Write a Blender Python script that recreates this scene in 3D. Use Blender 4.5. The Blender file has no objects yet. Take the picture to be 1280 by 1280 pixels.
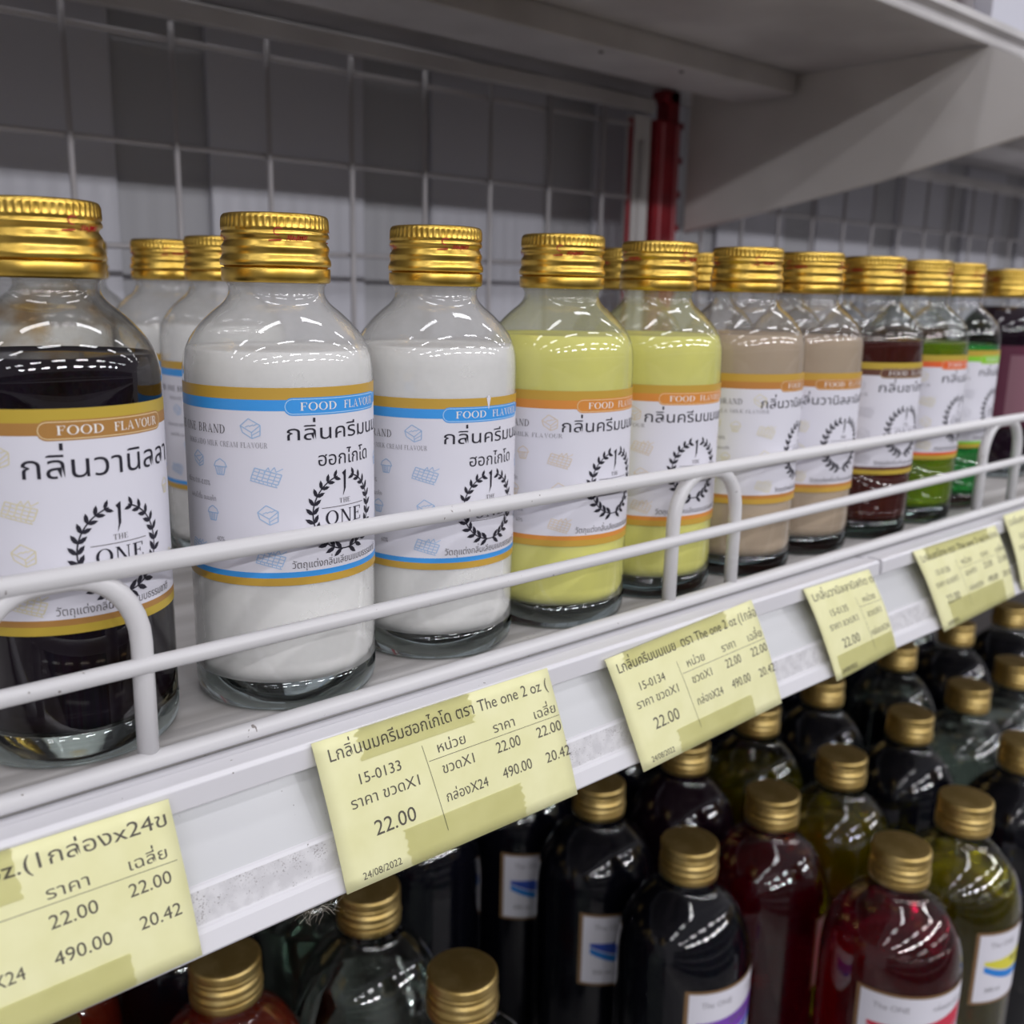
import bpy, math, random
from mathutils import Vector, Matrix
from mathutils.geometry import tessellate_polygon
random.seed(7)
sc = bpy.context.scene
MM = 0.001

# ------------------------------------------------------------------ camera
cam_data = bpy.data.cameras.new('camera')
cam = bpy.data.objects.new('camera', cam_data)
sc.collection.objects.link(cam)
RT = Vector((0.74755492, -0.66386151, 0.0212025))
UP = Vector((0.1310697, 0.17873749, 0.9751275))
FW = Vector((0.6511393, 0.72618235, -0.22062821))
rot = Matrix((RT, UP, -FW)).transposed().to_4x4()
CAM = Vector((0, 0, 97.3)) * MM
cam.matrix_world = Matrix.Translation(CAM) @ rot
cam_data.sensor_width = 36
cam_data.lens = 1246.4 / 1280 * 36
cam_data.shift_x = 3.2 / 1280
cam_data.clip_start = 0.005
cam_data.clip_end = 60
cam_data.dof.use_dof = True
cam_data.dof.focus_distance = 0.232
cam_data.dof.aperture_fstop = 17.5
sc.camera = cam

# ------------------------------------------------------------------ colour management, world
sc.view_settings.view_transform = 'Standard'
sc.view_settings.look = 'None'
sc.view_settings.gamma = 1
sc.view_settings.use_curve_mapping = False
sc.view_settings.exposure = -0.10
world = bpy.data.worlds.new('shop')
sc.world = world
world.use_nodes = True
bg = world.node_tree.nodes['Background']
bg.inputs[0].default_value = (0.30, 0.29, 0.31, 1)     # the soft grey of the rest of the shop
bg.inputs[1].default_value = 0.88
try:
    sc.cycles.max_bounces = 16
    sc.cycles.transparent_max_bounces = 40
    sc.cycles.transmission_bounces = 12
except Exception:
    pass

# ------------------------------------------------------------------ ceiling lamps (rows of tubes over the aisle)
def lamp(x, y, z, power, tilt):
    d = bpy.data.lights.new('ceiling_lamp', 'AREA')
    d.shape = 'RECTANGLE'; d.size = 0.72; d.size_y = 0.13
    d.energy = power; d.color = (0.97, 0.965, 1.0)
    o = bpy.data.objects.new('ceiling_lamp', d)
    o.location = (x, y, z); o.rotation_euler = (math.radians(tilt), 0, 0)
    sc.collection.objects.link(o)
    o['label'] = 'white tube lamp in the rows on the shop ceiling'
    o['category'] = 'lamp'; o['group'] = 'ceiling lamps over the aisle'
for yy, pw, tl in ((0.12, 4.5, 0), (-0.95, 6.5, 0), (-2.6, 10.0, 25), (-4.35, 30.0, 48)):
    for i in range(9):
        lamp(-4.3 + 1.36 * i, yy, 1.95, pw * .76, tl)

# ------------------------------------------------------------------ materials
MATS = {}
def mat(name, col, rough=0.5, metal=0.0, **kw):
    if name in MATS: return MATS[name]
    m = bpy.data.materials.new(name); m.use_nodes = True
    b = m.node_tree.nodes['Principled BSDF']
    b.inputs['Base Color'].default_value = (*col, 1)
    b.inputs['Roughness'].default_value = rough
    b.inputs['Metallic'].default_value = metal
    for k, v in kw.items():
        b.inputs[k.replace('_', ' ')].default_value = v
    MATS[name] = m
    return m
def bsdf(m): return m.node_tree.nodes['Principled BSDF']
def noise_col(m, c1, c2, scale, lo=.4, hi=.6, detail=3, stretch=(1, 1, 1), bump=0.0, coord='Object'):
    nt = m.node_tree; N = nt.nodes; L = nt.links
    tc = N.new('ShaderNodeTexCoord'); mp = N.new('ShaderNodeMapping'); mp.inputs['Scale'].default_value = stretch
    nz = N.new('ShaderNodeTexNoise'); nz.inputs['Scale'].default_value = scale; nz.inputs['Detail'].default_value = detail
    cr = N.new('ShaderNodeValToRGB'); cr.color_ramp.elements[0].position = lo; cr.color_ramp.elements[1].position = hi
    cr.color_ramp.elements[0].color = (*c1, 1); cr.color_ramp.elements[1].color = (*c2, 1)
    L.new(tc.outputs[coord], mp.inputs[0]); L.new(mp.outputs[0], nz.inputs['Vector'])
    L.new(nz.outputs[0], cr.inputs[0]); L.new(cr.outputs[0], bsdf(m).inputs['Base Color'])
    if bump:
        bp = N.new('ShaderNodeBump'); bp.inputs['Strength'].default_value = bump; bp.inputs['Distance'].default_value = 0.0003
        L.new(nz.outputs[0], bp.inputs['Height']); L.new(bp.outputs[0], bsdf(m).inputs['Normal'])
    return cr
def speckle(m, dark, scale=900, thr=0.30, soft=.03, second=None):
    """dark specks of grime over whatever feeds the base colour"""
    nt = m.node_tree; N = nt.nodes; L = nt.links; B = bsdf(m)
    tc = N.new('ShaderNodeTexCoord')
    v = N.new('ShaderNodeTexNoise'); v.inputs['Scale'].default_value = scale; v.inputs['Detail'].default_value = 2
    g = N.new('ShaderNodeTexNoise'); g.inputs['Scale'].default_value = scale / 14; g.inputs['Detail'].default_value = 2
    ad = N.new('ShaderNodeMath'); ad.operation = 'ADD'; md = N.new('ShaderNodeMath'); md.operation = 'MULTIPLY'; md.inputs[1].default_value = 0.5
    L.new(tc.outputs['Object'], v.inputs['Vector']); L.new(tc.outputs['Object'], g.inputs['Vector'])
    L.new(g.outputs[0], md.inputs[0]); L.new(v.outputs[0], ad.inputs[0]); L.new(md.outputs[0], ad.inputs[1])
    mr = N.new('ShaderNodeMapRange'); mr.inputs[1].default_value = thr + .25; mr.inputs[2].default_value = thr + .25 + soft
    mr.inputs[3].default_value = 1; mr.inputs[4].default_value = 0
    L.new(ad.outputs[0], mr.inputs[0])
    mx = N.new('ShaderNodeMix'); mx.data_type = 'RGBA'
    src = B.inputs['Base Color']
    if src.is_linked: L.new(src.links[0].from_socket, mx.inputs[6])
    else: mx.inputs[6].default_value = src.default_value
    mx.inputs[7].default_value = (*dark, 1)
    L.new(mr.outputs[0], mx.inputs[0]); L.new(mx.outputs[2], B.inputs['Base Color'])

# painted metal
PAINT = mat('white_paint', (.70, .69, .72), .32); speckle(PAINT, (.18, .16, .15), 700, .195, .02)
WIRE = mat('wire_paint', (.70, .69, .70), .34); speckle(WIRE, (.26, .23, .22), 620, .205, .03)
DECK = mat('dusty_deck_paint', (.60, .585, .58), .5)
noise_col(DECK, (.40, .38, .365), (.64, .62, .61), 60, .35, .62, 5, (.12, 1, 1)); speckle(DECK, (.2, .18, .16), 900, .20, .03)
GRIT = mat('gritty_paint', (.62, .61, .63), .5); noise_col(GRIT, (.60, .59, .61), (.70, .69, .71), 300, .4, .6); speckle(GRIT, (.36, .34, .35), 2600, .30, .06)
CHAN = mat('glossy_channel_paint', (.60, .605, .62), .22); speckle(CHAN, (.25, .24, .23), 900, .17, .03)
GAP = mat('dark_gap', (.06, .055, .055), .7)
RED = mat('red_paint', (.42, .015, .03), .3); noise_col(RED, (.20, .005, .012), (.32, .012, .022), 30)
PALE = mat('pale_post_paint', (.60, .58, .57), .35)
MESHW = mat('mesh_wire_paint', (.42, .40, .41), .35)
UNDER = mat('upper_shelf_paint', (.55, .53, .53), .45); noise_col(UNDER, (.44, .42, .42), (.58, .56, .56), 14, .35, .65, 4)
BRK = mat('bracket_paint', (.62, .59, .57), .4); noise_col(BRK, (.55, .52, .50), (.65, .62, .60), 9)
BOARD = mat('back_board', (.60, .60, .65), .42); noise_col(BOARD, (.48, .48, .53), (.56, .56, .61), 6, .3, .7, 2, (1, 1, .2))
BACKG = mat('back_grey', (.40, .40, .425), .5)
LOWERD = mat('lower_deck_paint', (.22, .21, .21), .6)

# caps
GOLD = mat('gold_foil', (.80, .55, .13), .30, 1.0); noise_col(GOLD, (.58, .36, .06), (.78, .53, .12), 160, .3, .7, 3, bump=.12)
GOLD2 = mat('dull_gold_foil', (.66, .48, .17), .42, 1.0); noise_col(GOLD2, (.56, .39, .13), (.72, .54, .22), 90)
REDINK = mat('red_ink', (.50, .02, .02), .5)

# glass
def thin_glass(name, clear, edge, stain=None, film=None, amount=0.0):
    m = bpy.data.materials.new(name); m.use_nodes = True
    nt = m.node_tree; N = nt.nodes; L = nt.links
    for n in list(N):
        if n.type != 'OUTPUT_MATERIAL': N.remove(n)
    out = N['Material Output']
    lw = N.new('ShaderNodeLayerWeight'); lw.inputs[0].default_value = .12
    mxc = N.new('ShaderNodeMix'); mxc.data_type = 'RGBA'
    mxc.inputs[6].default_value = (*clear, 1); mxc.inputs[7].default_value = (*edge, 1)
    L.new(lw.outputs['Facing'], mxc.inputs[0])
    tr = N.new('ShaderNodeBsdfTransparent')
    col = mxc.outputs[2]
    if stain:
        tc = N.new('ShaderNodeTexCoord'); nz = N.new('ShaderNodeTexNoise'); nz.inputs['Scale'].default_value = 75; nz.inputs['Detail'].default_value = 4
        L.new(tc.outputs['Object'], nz.inputs['Vector'])
        mr = N.new('ShaderNodeMapRange'); mr.inputs[1].default_value = .50; mr.inputs[2].default_value = .66
        L.new(nz.outputs[0], mr.inputs[0])
        m2 = N.new('ShaderNodeMix'); m2.data_type = 'RGBA'; m2.inputs[7].default_value = (*stain, 1)
        L.new(col, m2.inputs[6]); L.new(mr.outputs[0], m2.inputs[0]); col = m2.outputs[2]
    L.new(col, tr.inputs[0])
    gl = N.new('ShaderNodeBsdfGlossy'); gl.inputs['Roughness'].default_value = .015
    fr = N.new('ShaderNodeFresnel'); ge = N.new('ShaderNodeNewGeometry'); io = N.new('ShaderNodeMapRange')
    io.inputs[3].default_value = 1.52; io.inputs[4].default_value = 1 / 1.52      # thin wall: same reflection from either side
    L.new(ge.outputs['Backfacing'], io.inputs[0]); L.new(io.outputs[0], fr.inputs[0])
    ad = N.new('ShaderNodeMath'); ad.operation = 'MULTIPLY_ADD'; ad.inputs[1].default_value = 1.4; ad.inputs[2].default_value = .005; ad.use_clamp = True   # both faces of the wall reflect
    ms = N.new('ShaderNodeMixShader')
    base = tr.outputs[0]
    if film:      # dried residue of the liquid on the inside of the wall
        df = N.new('ShaderNodeBsdfDiffuse'); df.inputs[0].default_value = (*film, 1)
        tl = N.new('ShaderNodeBsdfTranslucent'); tl.inputs[0].default_value = (*film, 1)
        m1 = N.new('ShaderNodeMixShader'); m1.inputs[0].default_value = .4; L.new(df.outputs[0], m1.inputs[1]); L.new(tl.outputs[0], m1.inputs[2])
        tc = N.new('ShaderNodeTexCoord'); nz = N.new('ShaderNodeTexNoise'); nz.inputs['Scale'].default_value = 90; nz.inputs['Detail'].default_value = 3
        L.new(tc.outputs['Object'], nz.inputs['Vector'])
        mr = N.new('ShaderNodeMapRange'); mr.inputs[3].default_value = amount * .6; mr.inputs[4].default_value = amount * 1.4
        L.new(nz.outputs[0], mr.inputs[0])
        m2 = N.new('ShaderNodeMixShader'); L.new(mr.outputs[0], m2.inputs[0]); L.new(base, m2.inputs[1]); L.new(m1.outputs[0], m2.inputs[2]); base = m2.outputs[0]
    L.new(fr.outputs[0], ad.inputs[0]); L.new(ad.outputs[0], ms.inputs[0]); L.new(base, ms.inputs[1]); L.new(gl.outputs[0], ms.inputs[2])
    L.new(ms.outputs[0], out.inputs[0])
    MATS[name] = m
    return m
GLASS = thin_glass('bottle_glass', (.96, .97, .965), (.66, .69, .68))
GLASS_MILK = thin_glass('milk_filmed_glass', (.96, .97, .965), (.70, .72, .71), film=(.82, .81, .80), amount=.34)
GLASS_BUT = thin_glass('butter_filmed_glass', (.96, .97, .95), (.68, .70, .64), film=(.72, .72, .50), amount=.24)
GLASS_TAN = thin_glass('beige_filmed_glass', (.96, .97, .96), (.66, .67, .65), film=(.62, .56, .50), amount=.14)
GLASS_ST = thin_glass('stained_bottle_glass', (.90, .90, .88), (.42, .40, .36), stain=(.62, .45, .24))
GLASS_DK = thin_glass('large_bottle_glass', (.88, .90, .88), (.36, .39, .38))
BASEG = mat('thick_base_glass', (.46, .54, .52), .02, 0, Transmission_Weight=1.0, IOR=1.5)

def opaque_liquid(name, c, rough=.35, sss=.0):
    m = mat(name, c, rough)
    if sss: bsdf(m).inputs['Subsurface Weight'].default_value = sss; bsdf(m).inputs['Subsurface Radius'].default_value = (.004, .004, .004)
    bsdf(m).inputs['Specular IOR Level'].default_value = .02
    return m
def clear_liquid(name, c, t=1.0, rough=.0):
    m = mat(name, c, rough); b = bsdf(m)
    b.inputs['Transmission Weight'].default_value = t; b.inputs['IOR'].default_value = 1.34
    return m
MILK = opaque_liquid('milky_liquid', (.90, .885, .87))
BUTTER = opaque_liquid('butter_yellow_liquid', (.86, .82, .22))
TAN = opaque_liquid('beige_liquid', (.52, .405, .30))
INK = opaque_liquid('black_liquid', (.010, .006, .012), .08)
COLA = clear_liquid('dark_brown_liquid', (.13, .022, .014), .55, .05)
OLIVE = clear_liquid('yellow_green_liquid', (.42, .62, .02), .75, .03)
GREEN = clear_liquid('green_liquid', (.05, .55, .10), .75, .03)
MAROON = opaque_liquid('black_maroon_liquid', (.012, .004, .010), .08)
CRIM = clear_liquid('crimson_liquid', (.42, .003, .035), .95)
YEL = clear_liquid('olive_yellow_liquid', (.88, .76, .01), .97)
RUST = clear_liquid('rust_liquid', (.42, .05, .02), .7)
CLEARL = clear_liquid('clear_liquid', (.72, .80, .76), 1.0)
BLK = opaque_liquid('near_black_liquid', (.004, .004, .008), .1)

# paper and inks
def flat(name, c, r=.55): return mat(name, c, r)
LABEL = flat('label_paper', (.74, .73, .80), .45)
PAPER = flat('yellow_tag_paper', (.83, .81, .46), .6); noise_col(PAPER, (.79, .77, .42), (.85, .83, .49), 120, .3, .7, 3)
TAPE = bpy.data.materials.new('clear_tape'); TAPE.use_nodes = True
_n = TAPE.node_tree.nodes; _n.remove(_n['Principled BSDF'])
_t = _n.new('ShaderNodeBsdfTransparent'); _t.inputs[0].default_value = (.985, .98, .91, 1)
_g = _n.new('ShaderNodeBsdfGlossy'); _g.inputs['Roughness'].default_value = .12
_f = _n.new('ShaderNodeFresnel'); _m = _n.new('ShaderNodeMixShader')
TAPE.node_tree.links.new(_f.outputs[0], _m.inputs[0]); TAPE.node_tree.links.new(_t.outputs[0], _m.inputs[1]); TAPE.node_tree.links.new(_g.outputs[0], _m.inputs[2])
TAPE.node_tree.links.new(_m.outputs[0], _n['Material Output'].inputs[0])
INKB = flat('black_ink', (.012, .010, .022), .5)
INKG = flat('grey_ink', (.13, .12, .13), .5)
INKL = flat('light_grey_ink', (.30, .29, .32), .5)
INKT = flat('tag_ink', (.10, .09, .07), .6)
WHITEI = flat('white_ink', (.88, .84, .80), .5)
BAND = {'gold': flat('gold_band', (.56, .34, .05), .4), 'ygold': flat('yellow_gold_band', (.52, .37, .045), .4),
        'brown': flat('bronze_band', (.42, .21, .055), .4), 'blue': flat('blue_band', (.05, .33, .80), .4),
        'orange': flat('orange_band', (.70, .27, .05), .4), 'dbrown': flat('dark_brown_band', (.13, .05, .03), .4),
        'red': flat('orange_red_band', (.78, .13, .03), .4), 'lime': flat('lime_band', (.25, .60, .03), .4),
        'rust': flat('rust_band', (.52, .22, .05), .4)}
LINE = {'blue': flat('pale_blue_ink', (.36, .52, .75), .5), 'cream': flat('cream_ink', (.74, .68, .47), .5), 'tan': flat('tan_ink', (.74, .62, .48), .5), 'grey': flat('pale_grey_ink', (.58, .57, .63), .5)}
PLINE = flat('pill_outline_ink', (.80, .62, .36), .5)
LBLUE = flat('pill_outline_blue', (.45, .68, .92), .5)

# ------------------------------------------------------------------ mesh helpers
def link(o, parent=None):
    sc.collection.objects.link(o)
    if parent: o.parent = parent
    return o
class MB:
    """collects geometry in millimetres with a material per face"""
    def __init__(s): s.v = []; s.f = []; s.m = []; s.mats = []; s.smooth = []
    def mi(s, m):
        if m not in s.mats: s.mats.append(m)
        return s.mats.index(m)
    def add(s, vs, fs, m, smooth=False):
        o = len(s.v); k = s.mi(m); s.v += [tuple(a) for a in vs]
        for f in fs: s.f.append([i + o for i in f]); s.m.append(k); s.smooth.append(smooth)
    def box(s, x0, x1, y0, y1, z0, z1, m):
        vs = [(x, y, z) for x in (x0, x1) for y in (y0, y1) for z in (z0, z1)]
        s.add(vs, [(0, 1, 3, 2), (4, 6, 7, 5), (0, 4, 5, 1), (2, 3, 7, 6), (0, 2, 6, 4), (1, 5, 7, 3)], m)
    def lathe(s, prof, n, m, rfun=None, smooth=True, cx=0, cy=0, mat_at=None):
        """prof: list of (r,z); r==0 closes to a point"""
        rings = []
        for (r, z) in prof:
            if r <= 1e-6: rings.append([len(s.v)]); s.v.append((cx, cy, z))
            else:
                o = len(s.v)
                for i in range(n):
                    a = 2 * math.pi * i / n; rr = rfun(r, z, a) if rfun else r
                    s.v.append((cx + rr * math.cos(a), cy + rr * math.sin(a), z))
                rings.append(list(range(o, o + n)))
        for q in range(len(rings) - 1):
            A, B = rings[q], rings[q + 1]; k = s.mi(mat_at(prof[q], prof[q + 1]) if mat_at else m)
            for i in range(n):
                j = (i + 1) % n
                if len(A) == 1 and len(B) == 1: continue
                if len(A) == 1: f = [A[0], B[j], B[i]]
                elif len(B) == 1: f = [A[i], A[j], B[0]]
                else: f = [A[i], A[j], B[j], B[i]]
                s.f.append(f); s.m.append(k); s.smooth.append(smooth)
    def tube(s, pts, r, m, n=14):
        pts = [Vector(p) for p in pts]; rings = []
        T0 = (pts[1] - pts[0]).normalized()
        ref = Vector((0, 0, 1)) if abs(T0.z) < .9 else Vector((0, 1, 0))
        U = T0.cross(ref).normalized()
        for i, p in enumerate(pts):
            a = pts[max(i - 1, 0)]; b = pts[min(i + 1, len(pts) - 1)]; T = (b - a).normalized()
            U = (U - T * U.dot(T)).normalized(); V = T.cross(U)
            o = len(s.v)
            for k in range(n):
                t = 2 * math.pi * k / n; q = p + U * (r * math.cos(t)) + V * (r * math.sin(t)); s.v.append(tuple(q))
            rings.append(o)
        km = s.mi(m)
        for a, b in zip(rings, rings[1:]):
            for k in range(n):
                j = (k + 1) % n; s.f.append([a + k, a + j, b + j, b + k]); s.m.append(km); s.smooth.append(True)
        s.f.append([rings[0] + k for k in range(n)][::-1]); s.m.append(km); s.smooth.append(False)
        s.f.append([rings[-1] + k for k in range(n)]); s.m.append(km); s.smooth.append(False)
    def extrude_x(s, prof, x0, x1, m, mats=None):
        """closed profile (y,z) swept along x"""
        n = len(prof); o = len(s.v)
        s.v += [(x0, y, z) for y, z in prof] + [(x1, y, z) for y, z in prof]
        for i in range(n):
            j = (i + 1) % n; s.f.append([o + i, o + j, o + n + j, o + n + i]); s.m.append(s.mi(mats[i] if mats and mats[i] else m)); s.smooth.append(False)
        s.f.append([o + i for i in range(n)][::-1]); s.m.append(s.mi(m)); s.smooth.append(False)
        s.f.append([o + n + i for i in range(n)]); s.m.append(s.mi(m)); s.smooth.append(False)
    def mesh(s, name):
        me = bpy.data.meshes.new(name)
        me.from_pydata([(a * MM, b * MM, c * MM) for a, b, c in s.v], [], s.f)
        for m in s.mats: me.materials.append(m)
        me.polygons.foreach_set('material_index', s.m)
        me.polygons.foreach_set('use_smooth', s.smooth)
        me.update()
        return me
    def obj(s, name, parent=None, bevel=0):
        o = link(bpy.data.objects.new(name, s.mesh(name)), parent)
        if bevel:
            b = o.modifiers.new('bevel', 'BEVEL'); b.width = bevel * MM; b.segments = 2; b.limit_method = 'ANGLE'
        return o
def root(name, loc, label, cat, group=None, rz=0, kind=None):
    o = bpy.data.objects.new(name, None); link(o); o.empty_display_size = .01
    o.location = Vector(loc) * MM; o.rotation_euler = (0, 0, rz)
    return tag(o, label, cat, group, kind)
def tag(o, label, cat, group=None, kind=None):
    o['label'] = label; o['category'] = cat
    if group: o['group'] = group
    if kind: o['kind'] = kind
    return o
def meshobj(name, me, parent=None, loc=None, rz=0):
    o = bpy.data.objects.new(name, me); link(o, parent)
    if loc: o.location = Vector(loc) * MM
    o.rotation_euler = (0, 0, rz)
    return o

# ------------------------------------------------------------------ lettering in the flat (u,v) plane, millimetres
_TC = {}
def raw_text(body):
    if body in _TC: return _TC[body]
    c = bpy.data.curves.new('t', 'FONT'); c.body = body; c.size = 1.0; c.resolution_u = 3
    o = bpy.data.objects.new('t', c); sc.collection.objects.link(o)
    dg = bpy.context.evaluated_depsgraph_get()
    me = bpy.data.meshes.new_from_object(o.evaluated_get(dg))
    vs = [(v.co.x, v.co.y) for v in me.vertices]; fs = [tuple(p.vertices) for p in me.polygons]
    bpy.data.objects.remove(o); bpy.data.curves.remove(c); bpy.data.meshes.remove(me)
    _TC[body] = (vs, fs); return _TC[body]
def maxx(b):
    vs = raw_text(b)[0]; return max(v[0] for v in vs) if vs else 0
ABOVE = '\u0e34\u0e35\u0e36\u0e37\u0e31'; TONE = '\u0e48\u0e49\u0e4a\u0e4b\u0e4c'
def text_geo(body):
    """lettering with unit em size; tone marks that follow an upper vowel are lifted above it"""
    plain = ''; tones = []
    for i, ch in enumerate(body):
        if ch in TONE and plain and plain[-1] in ABOVE: tones.append((plain, ch))
        else: plain += ch
    vs = []; fs = []; bar = maxx('|')
    def put(pre, ch, dy):
        x = maxx(pre + '|') - bar; tv, tf = raw_text(ch); o = len(vs)
        vs.extend((a + x, b + dy) for a, b in tv); fs.extend(tuple(i + o for i in f) for f in tf)
    for i, ch in enumerate(plain):
        if ch != ' ': put(plain[:i], ch, 0)
    for pre, ch in tones: put(pre, ch, .20)
    if not fs: return [], []
    used = sorted({i for f in fs for i in f}); mp = {k: n for n, k in enumerate(used)}
    vs = [vs[i] for i in used]; fs = [tuple(mp[i] for i in f) for f in fs]
    return vs, fs
class Sheet:
    """flat drawing: items (verts2d, faces, material, layer height mm)"""
    def __init__(s): s.items = []
    def poly(s, pts, m, h):
        t = tessellate_polygon([[Vector((a, b, 0)) for a, b in pts]]); s.items.append((list(pts), [tuple(x) for x in t], m, h))
    def rect(s, u0, u1, v0, v1, m, h, step=1.4):
        n = max(1, int(abs(u1 - u0) / step)); vs = []
        for i in range(n + 1):
            u = u0 + (u1 - u0) * i / n; vs += [(u, v0), (u, v1)]
        s.items.append((vs, [(2 * i, 2 * i + 2, 2 * i + 3, 2 * i + 1) for i in range(n)], m, h))
    def line(s, pts, w, m, h, closed=False):
        pts = list(pts)
        if closed: pts = pts + [pts[0]]
        for (a, b), (c, d) in zip(pts, pts[1:]):
            L = math.hypot(c - a, d - b)
            if L < 1e-6: continue
            n = max(1, int(L / 1.6)); nx, ny = -(d - b) / L * w / 2, (c - a) / L * w / 2; vs = []
            for i in range(n + 1):
                t = i / n; x = a + (c - a) * t; y = b + (d - b) * t; vs += [(x + nx, y + ny), (x - nx, y - ny)]
            s.items.append((vs, [(2 * i, 2 * i + 1, 2 * i + 3, 2 * i + 2) for i in range(n)], m, h))
    def text(s, body, u, v, size, m, h, width=None, align='L', sx=None):
        vs, fs = text_geo(body)
        if not vs: return
        x0 = min(a for a, b in vs); x1 = max(a for a, b in vs)
        k = size if not width else width / (x1 - x0)
        if sx: k = size * sx
        off = u if align == 'L' else (u - (x1 - x0) * k / 2 if align == 'C' else u - (x1 - x0) * k)
        s.items.append(([((a - x0) * k + off, b * size + v) for a, b in vs], fs, m, h))
    def serif(s, body, u, v, hgt, m, h, width=None, align='L', gap=.14):
        polys = []; x = 0
        for ch in body:
            if ch == ' ': x += .55; continue
            ps, w = SER(ch); polys += [[(a + x, b) for a, b in q] for q in ps]; x += w + gap
        tot = x - gap; k = (width / tot) if width else hgt
        off = u if align == 'L' else (u - tot * k / 2 if align == 'C' else u - tot * k)
        for q in polys: s.poly([(a * k + off, b * hgt + v) for a, b in q], m, h)
TH, TN = .15, .05
def ringseg(cx, cy, rx, ry, ix, iy, a0, a1, n=10):
    out = []
    for i in range(n):
        t0 = math.radians(a0 + (a1 - a0) * i / n); t1 = math.radians(a0 + (a1 - a0) * (i + 1) / n)
        out.append([(cx + rx * math.cos(t0), cy + ry * math.sin(t0)), (cx + rx * math.cos(t1), cy + ry * math.sin(t1)),
                    (cx + ix * math.cos(t1), cy + iy * math.sin(t1)), (cx + ix * math.cos(t0), cy + iy * math.sin(t0))])
    return out
def R_(x0, y0, x1, y1): return [(x0, y0), (x1, y0), (x1, y1), (x0, y1)]
def stem(x, w=TH, top=True, bot=True, y0=0, y1=1):
    o = [R_(x, y0, x + w, y1)]
    if top: o.append(R_(x - .08, y1 - .045, x + w + .08, y1))
    if bot: o.append(R_(x - .08, y0, x + w + .08, y0 + .045))
    return o
def SER(c):
    if c == 'I': return stem(.08), .31
    if c == 'O': return ringseg(.42, .5, .42, .52, .27, .47, 0, 360, 22), .84
    if c == 'C': return ringseg(.42, .5, .42, .52, .27, .47, 45, 315, 16) + [R_(.68, .66, .74, .95)], .76
    if c == 'D': return stem(.08) + [R_(.1, .95, .35, 1), R_(.1, 0, .35, .05)] + ringseg(.32, .5, .47, .5, .32, .45, -90, 90, 12), .79
    if c == 'L': return stem(.08) + [R_(.1, 0, .62, .05), R_(.57, 0, .62, .25)], .63
    if c == 'F': return stem(.08) + [R_(.1, .95, .60, 1), R_(.55, .74, .60, 1), R_(.2, .5, .46, .55), R_(.42, .40, .46, .65)], .62
    if c == 'E': return stem(.08) + [R_(.1, .95, .62, 1), R_(.57, .76, .62, 1), R_(.2, .5, .46, .55), R_(.42, .4, .46, .65), R_(.1, 0, .64, .05), R_(.59, 0, .64, .25)], .66
    if c == 'T': return stem(.29, top=False) + [R_(.02, .95, .71, 1), R_(.02, .74, .07, 1), R_(.66, .74, .71, 1)], .73
    if c == 'H': return stem(.08) + stem(.58) + [R_(.2, .48, .6, .53)], .81
    if c == 'N': return stem(.08, TN, bot=True) + stem(.68, TN, bot=False) + [[(.04, 1), (.2, 1), (.73, 0), (.6, 0)]], .82
    if c == 'M': return stem(.08, TN) + stem(.82, TH) + [[(.06, 1), (.2, 1), (.52, .05), (.46, .05)], [(.46, .05), (.50, .05), (.86, 1), (.82, 1)]], 1.05
    if c == 'A': return [[(.12, 0), (.17, 0), (.42, .92), (.40, 1)], [(.40, 1), (.45, 1), (.80, 0), (.64, 0)], R_(.2, .3, .66, .35), R_(.02, 0, .28, .045), R_(.54, 0, .9, .045)], .90
    if c == 'V': return [[(.08, 1), (.24, 1), (.49, .1), (.44, 0)], [(.44, 0), (.48, 0), (.78, 1), (.73, 1)], R_(0, .955, .34, 1), R_(.62, .955, .88, 1)], .86
    if c == 'U': return stem(.08, bot=False, y0=.3) + stem(.64, TN, bot=False, y0=.3) + ringseg(.385, .3, .305, .32, .2, .26, 180, 360, 10), .80
    if c == 'R': return stem(.08) + [R_(.1, .95, .35, 1), R_(.1, .48, .35, .53)] + ringseg(.34, .74, .30, .26, .17, .21, -90, 90, 8) + [[(.34, .5), (.48, .5), (.78, 0), (.62, 0)]], .78
    if c == 'B': return stem(.08) + [R_(.1, .95, .35, 1), R_(.1, .49, .35, .54), R_(.1, 0, .35, .05)] + ringseg(.33, .75, .27, .25, .14, .2, -90, 90, 8) + ringseg(.35, .27, .33, .27, .19, .22, -90, 90, 8), .72
    if c == 'K': return stem(.08) + [[(.22, .45), (.27, .45), (.68, 1), (.62, 1)], [(.30, .55), (.44, .62), (.82, 0), (.66, 0)], R_(.5, .955, .8, 1)], .82
    if c == '-': return [R_(.05, .38, .35, .45)], .4
    return [R_(.1, 0, .2, .1)], .3
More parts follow.
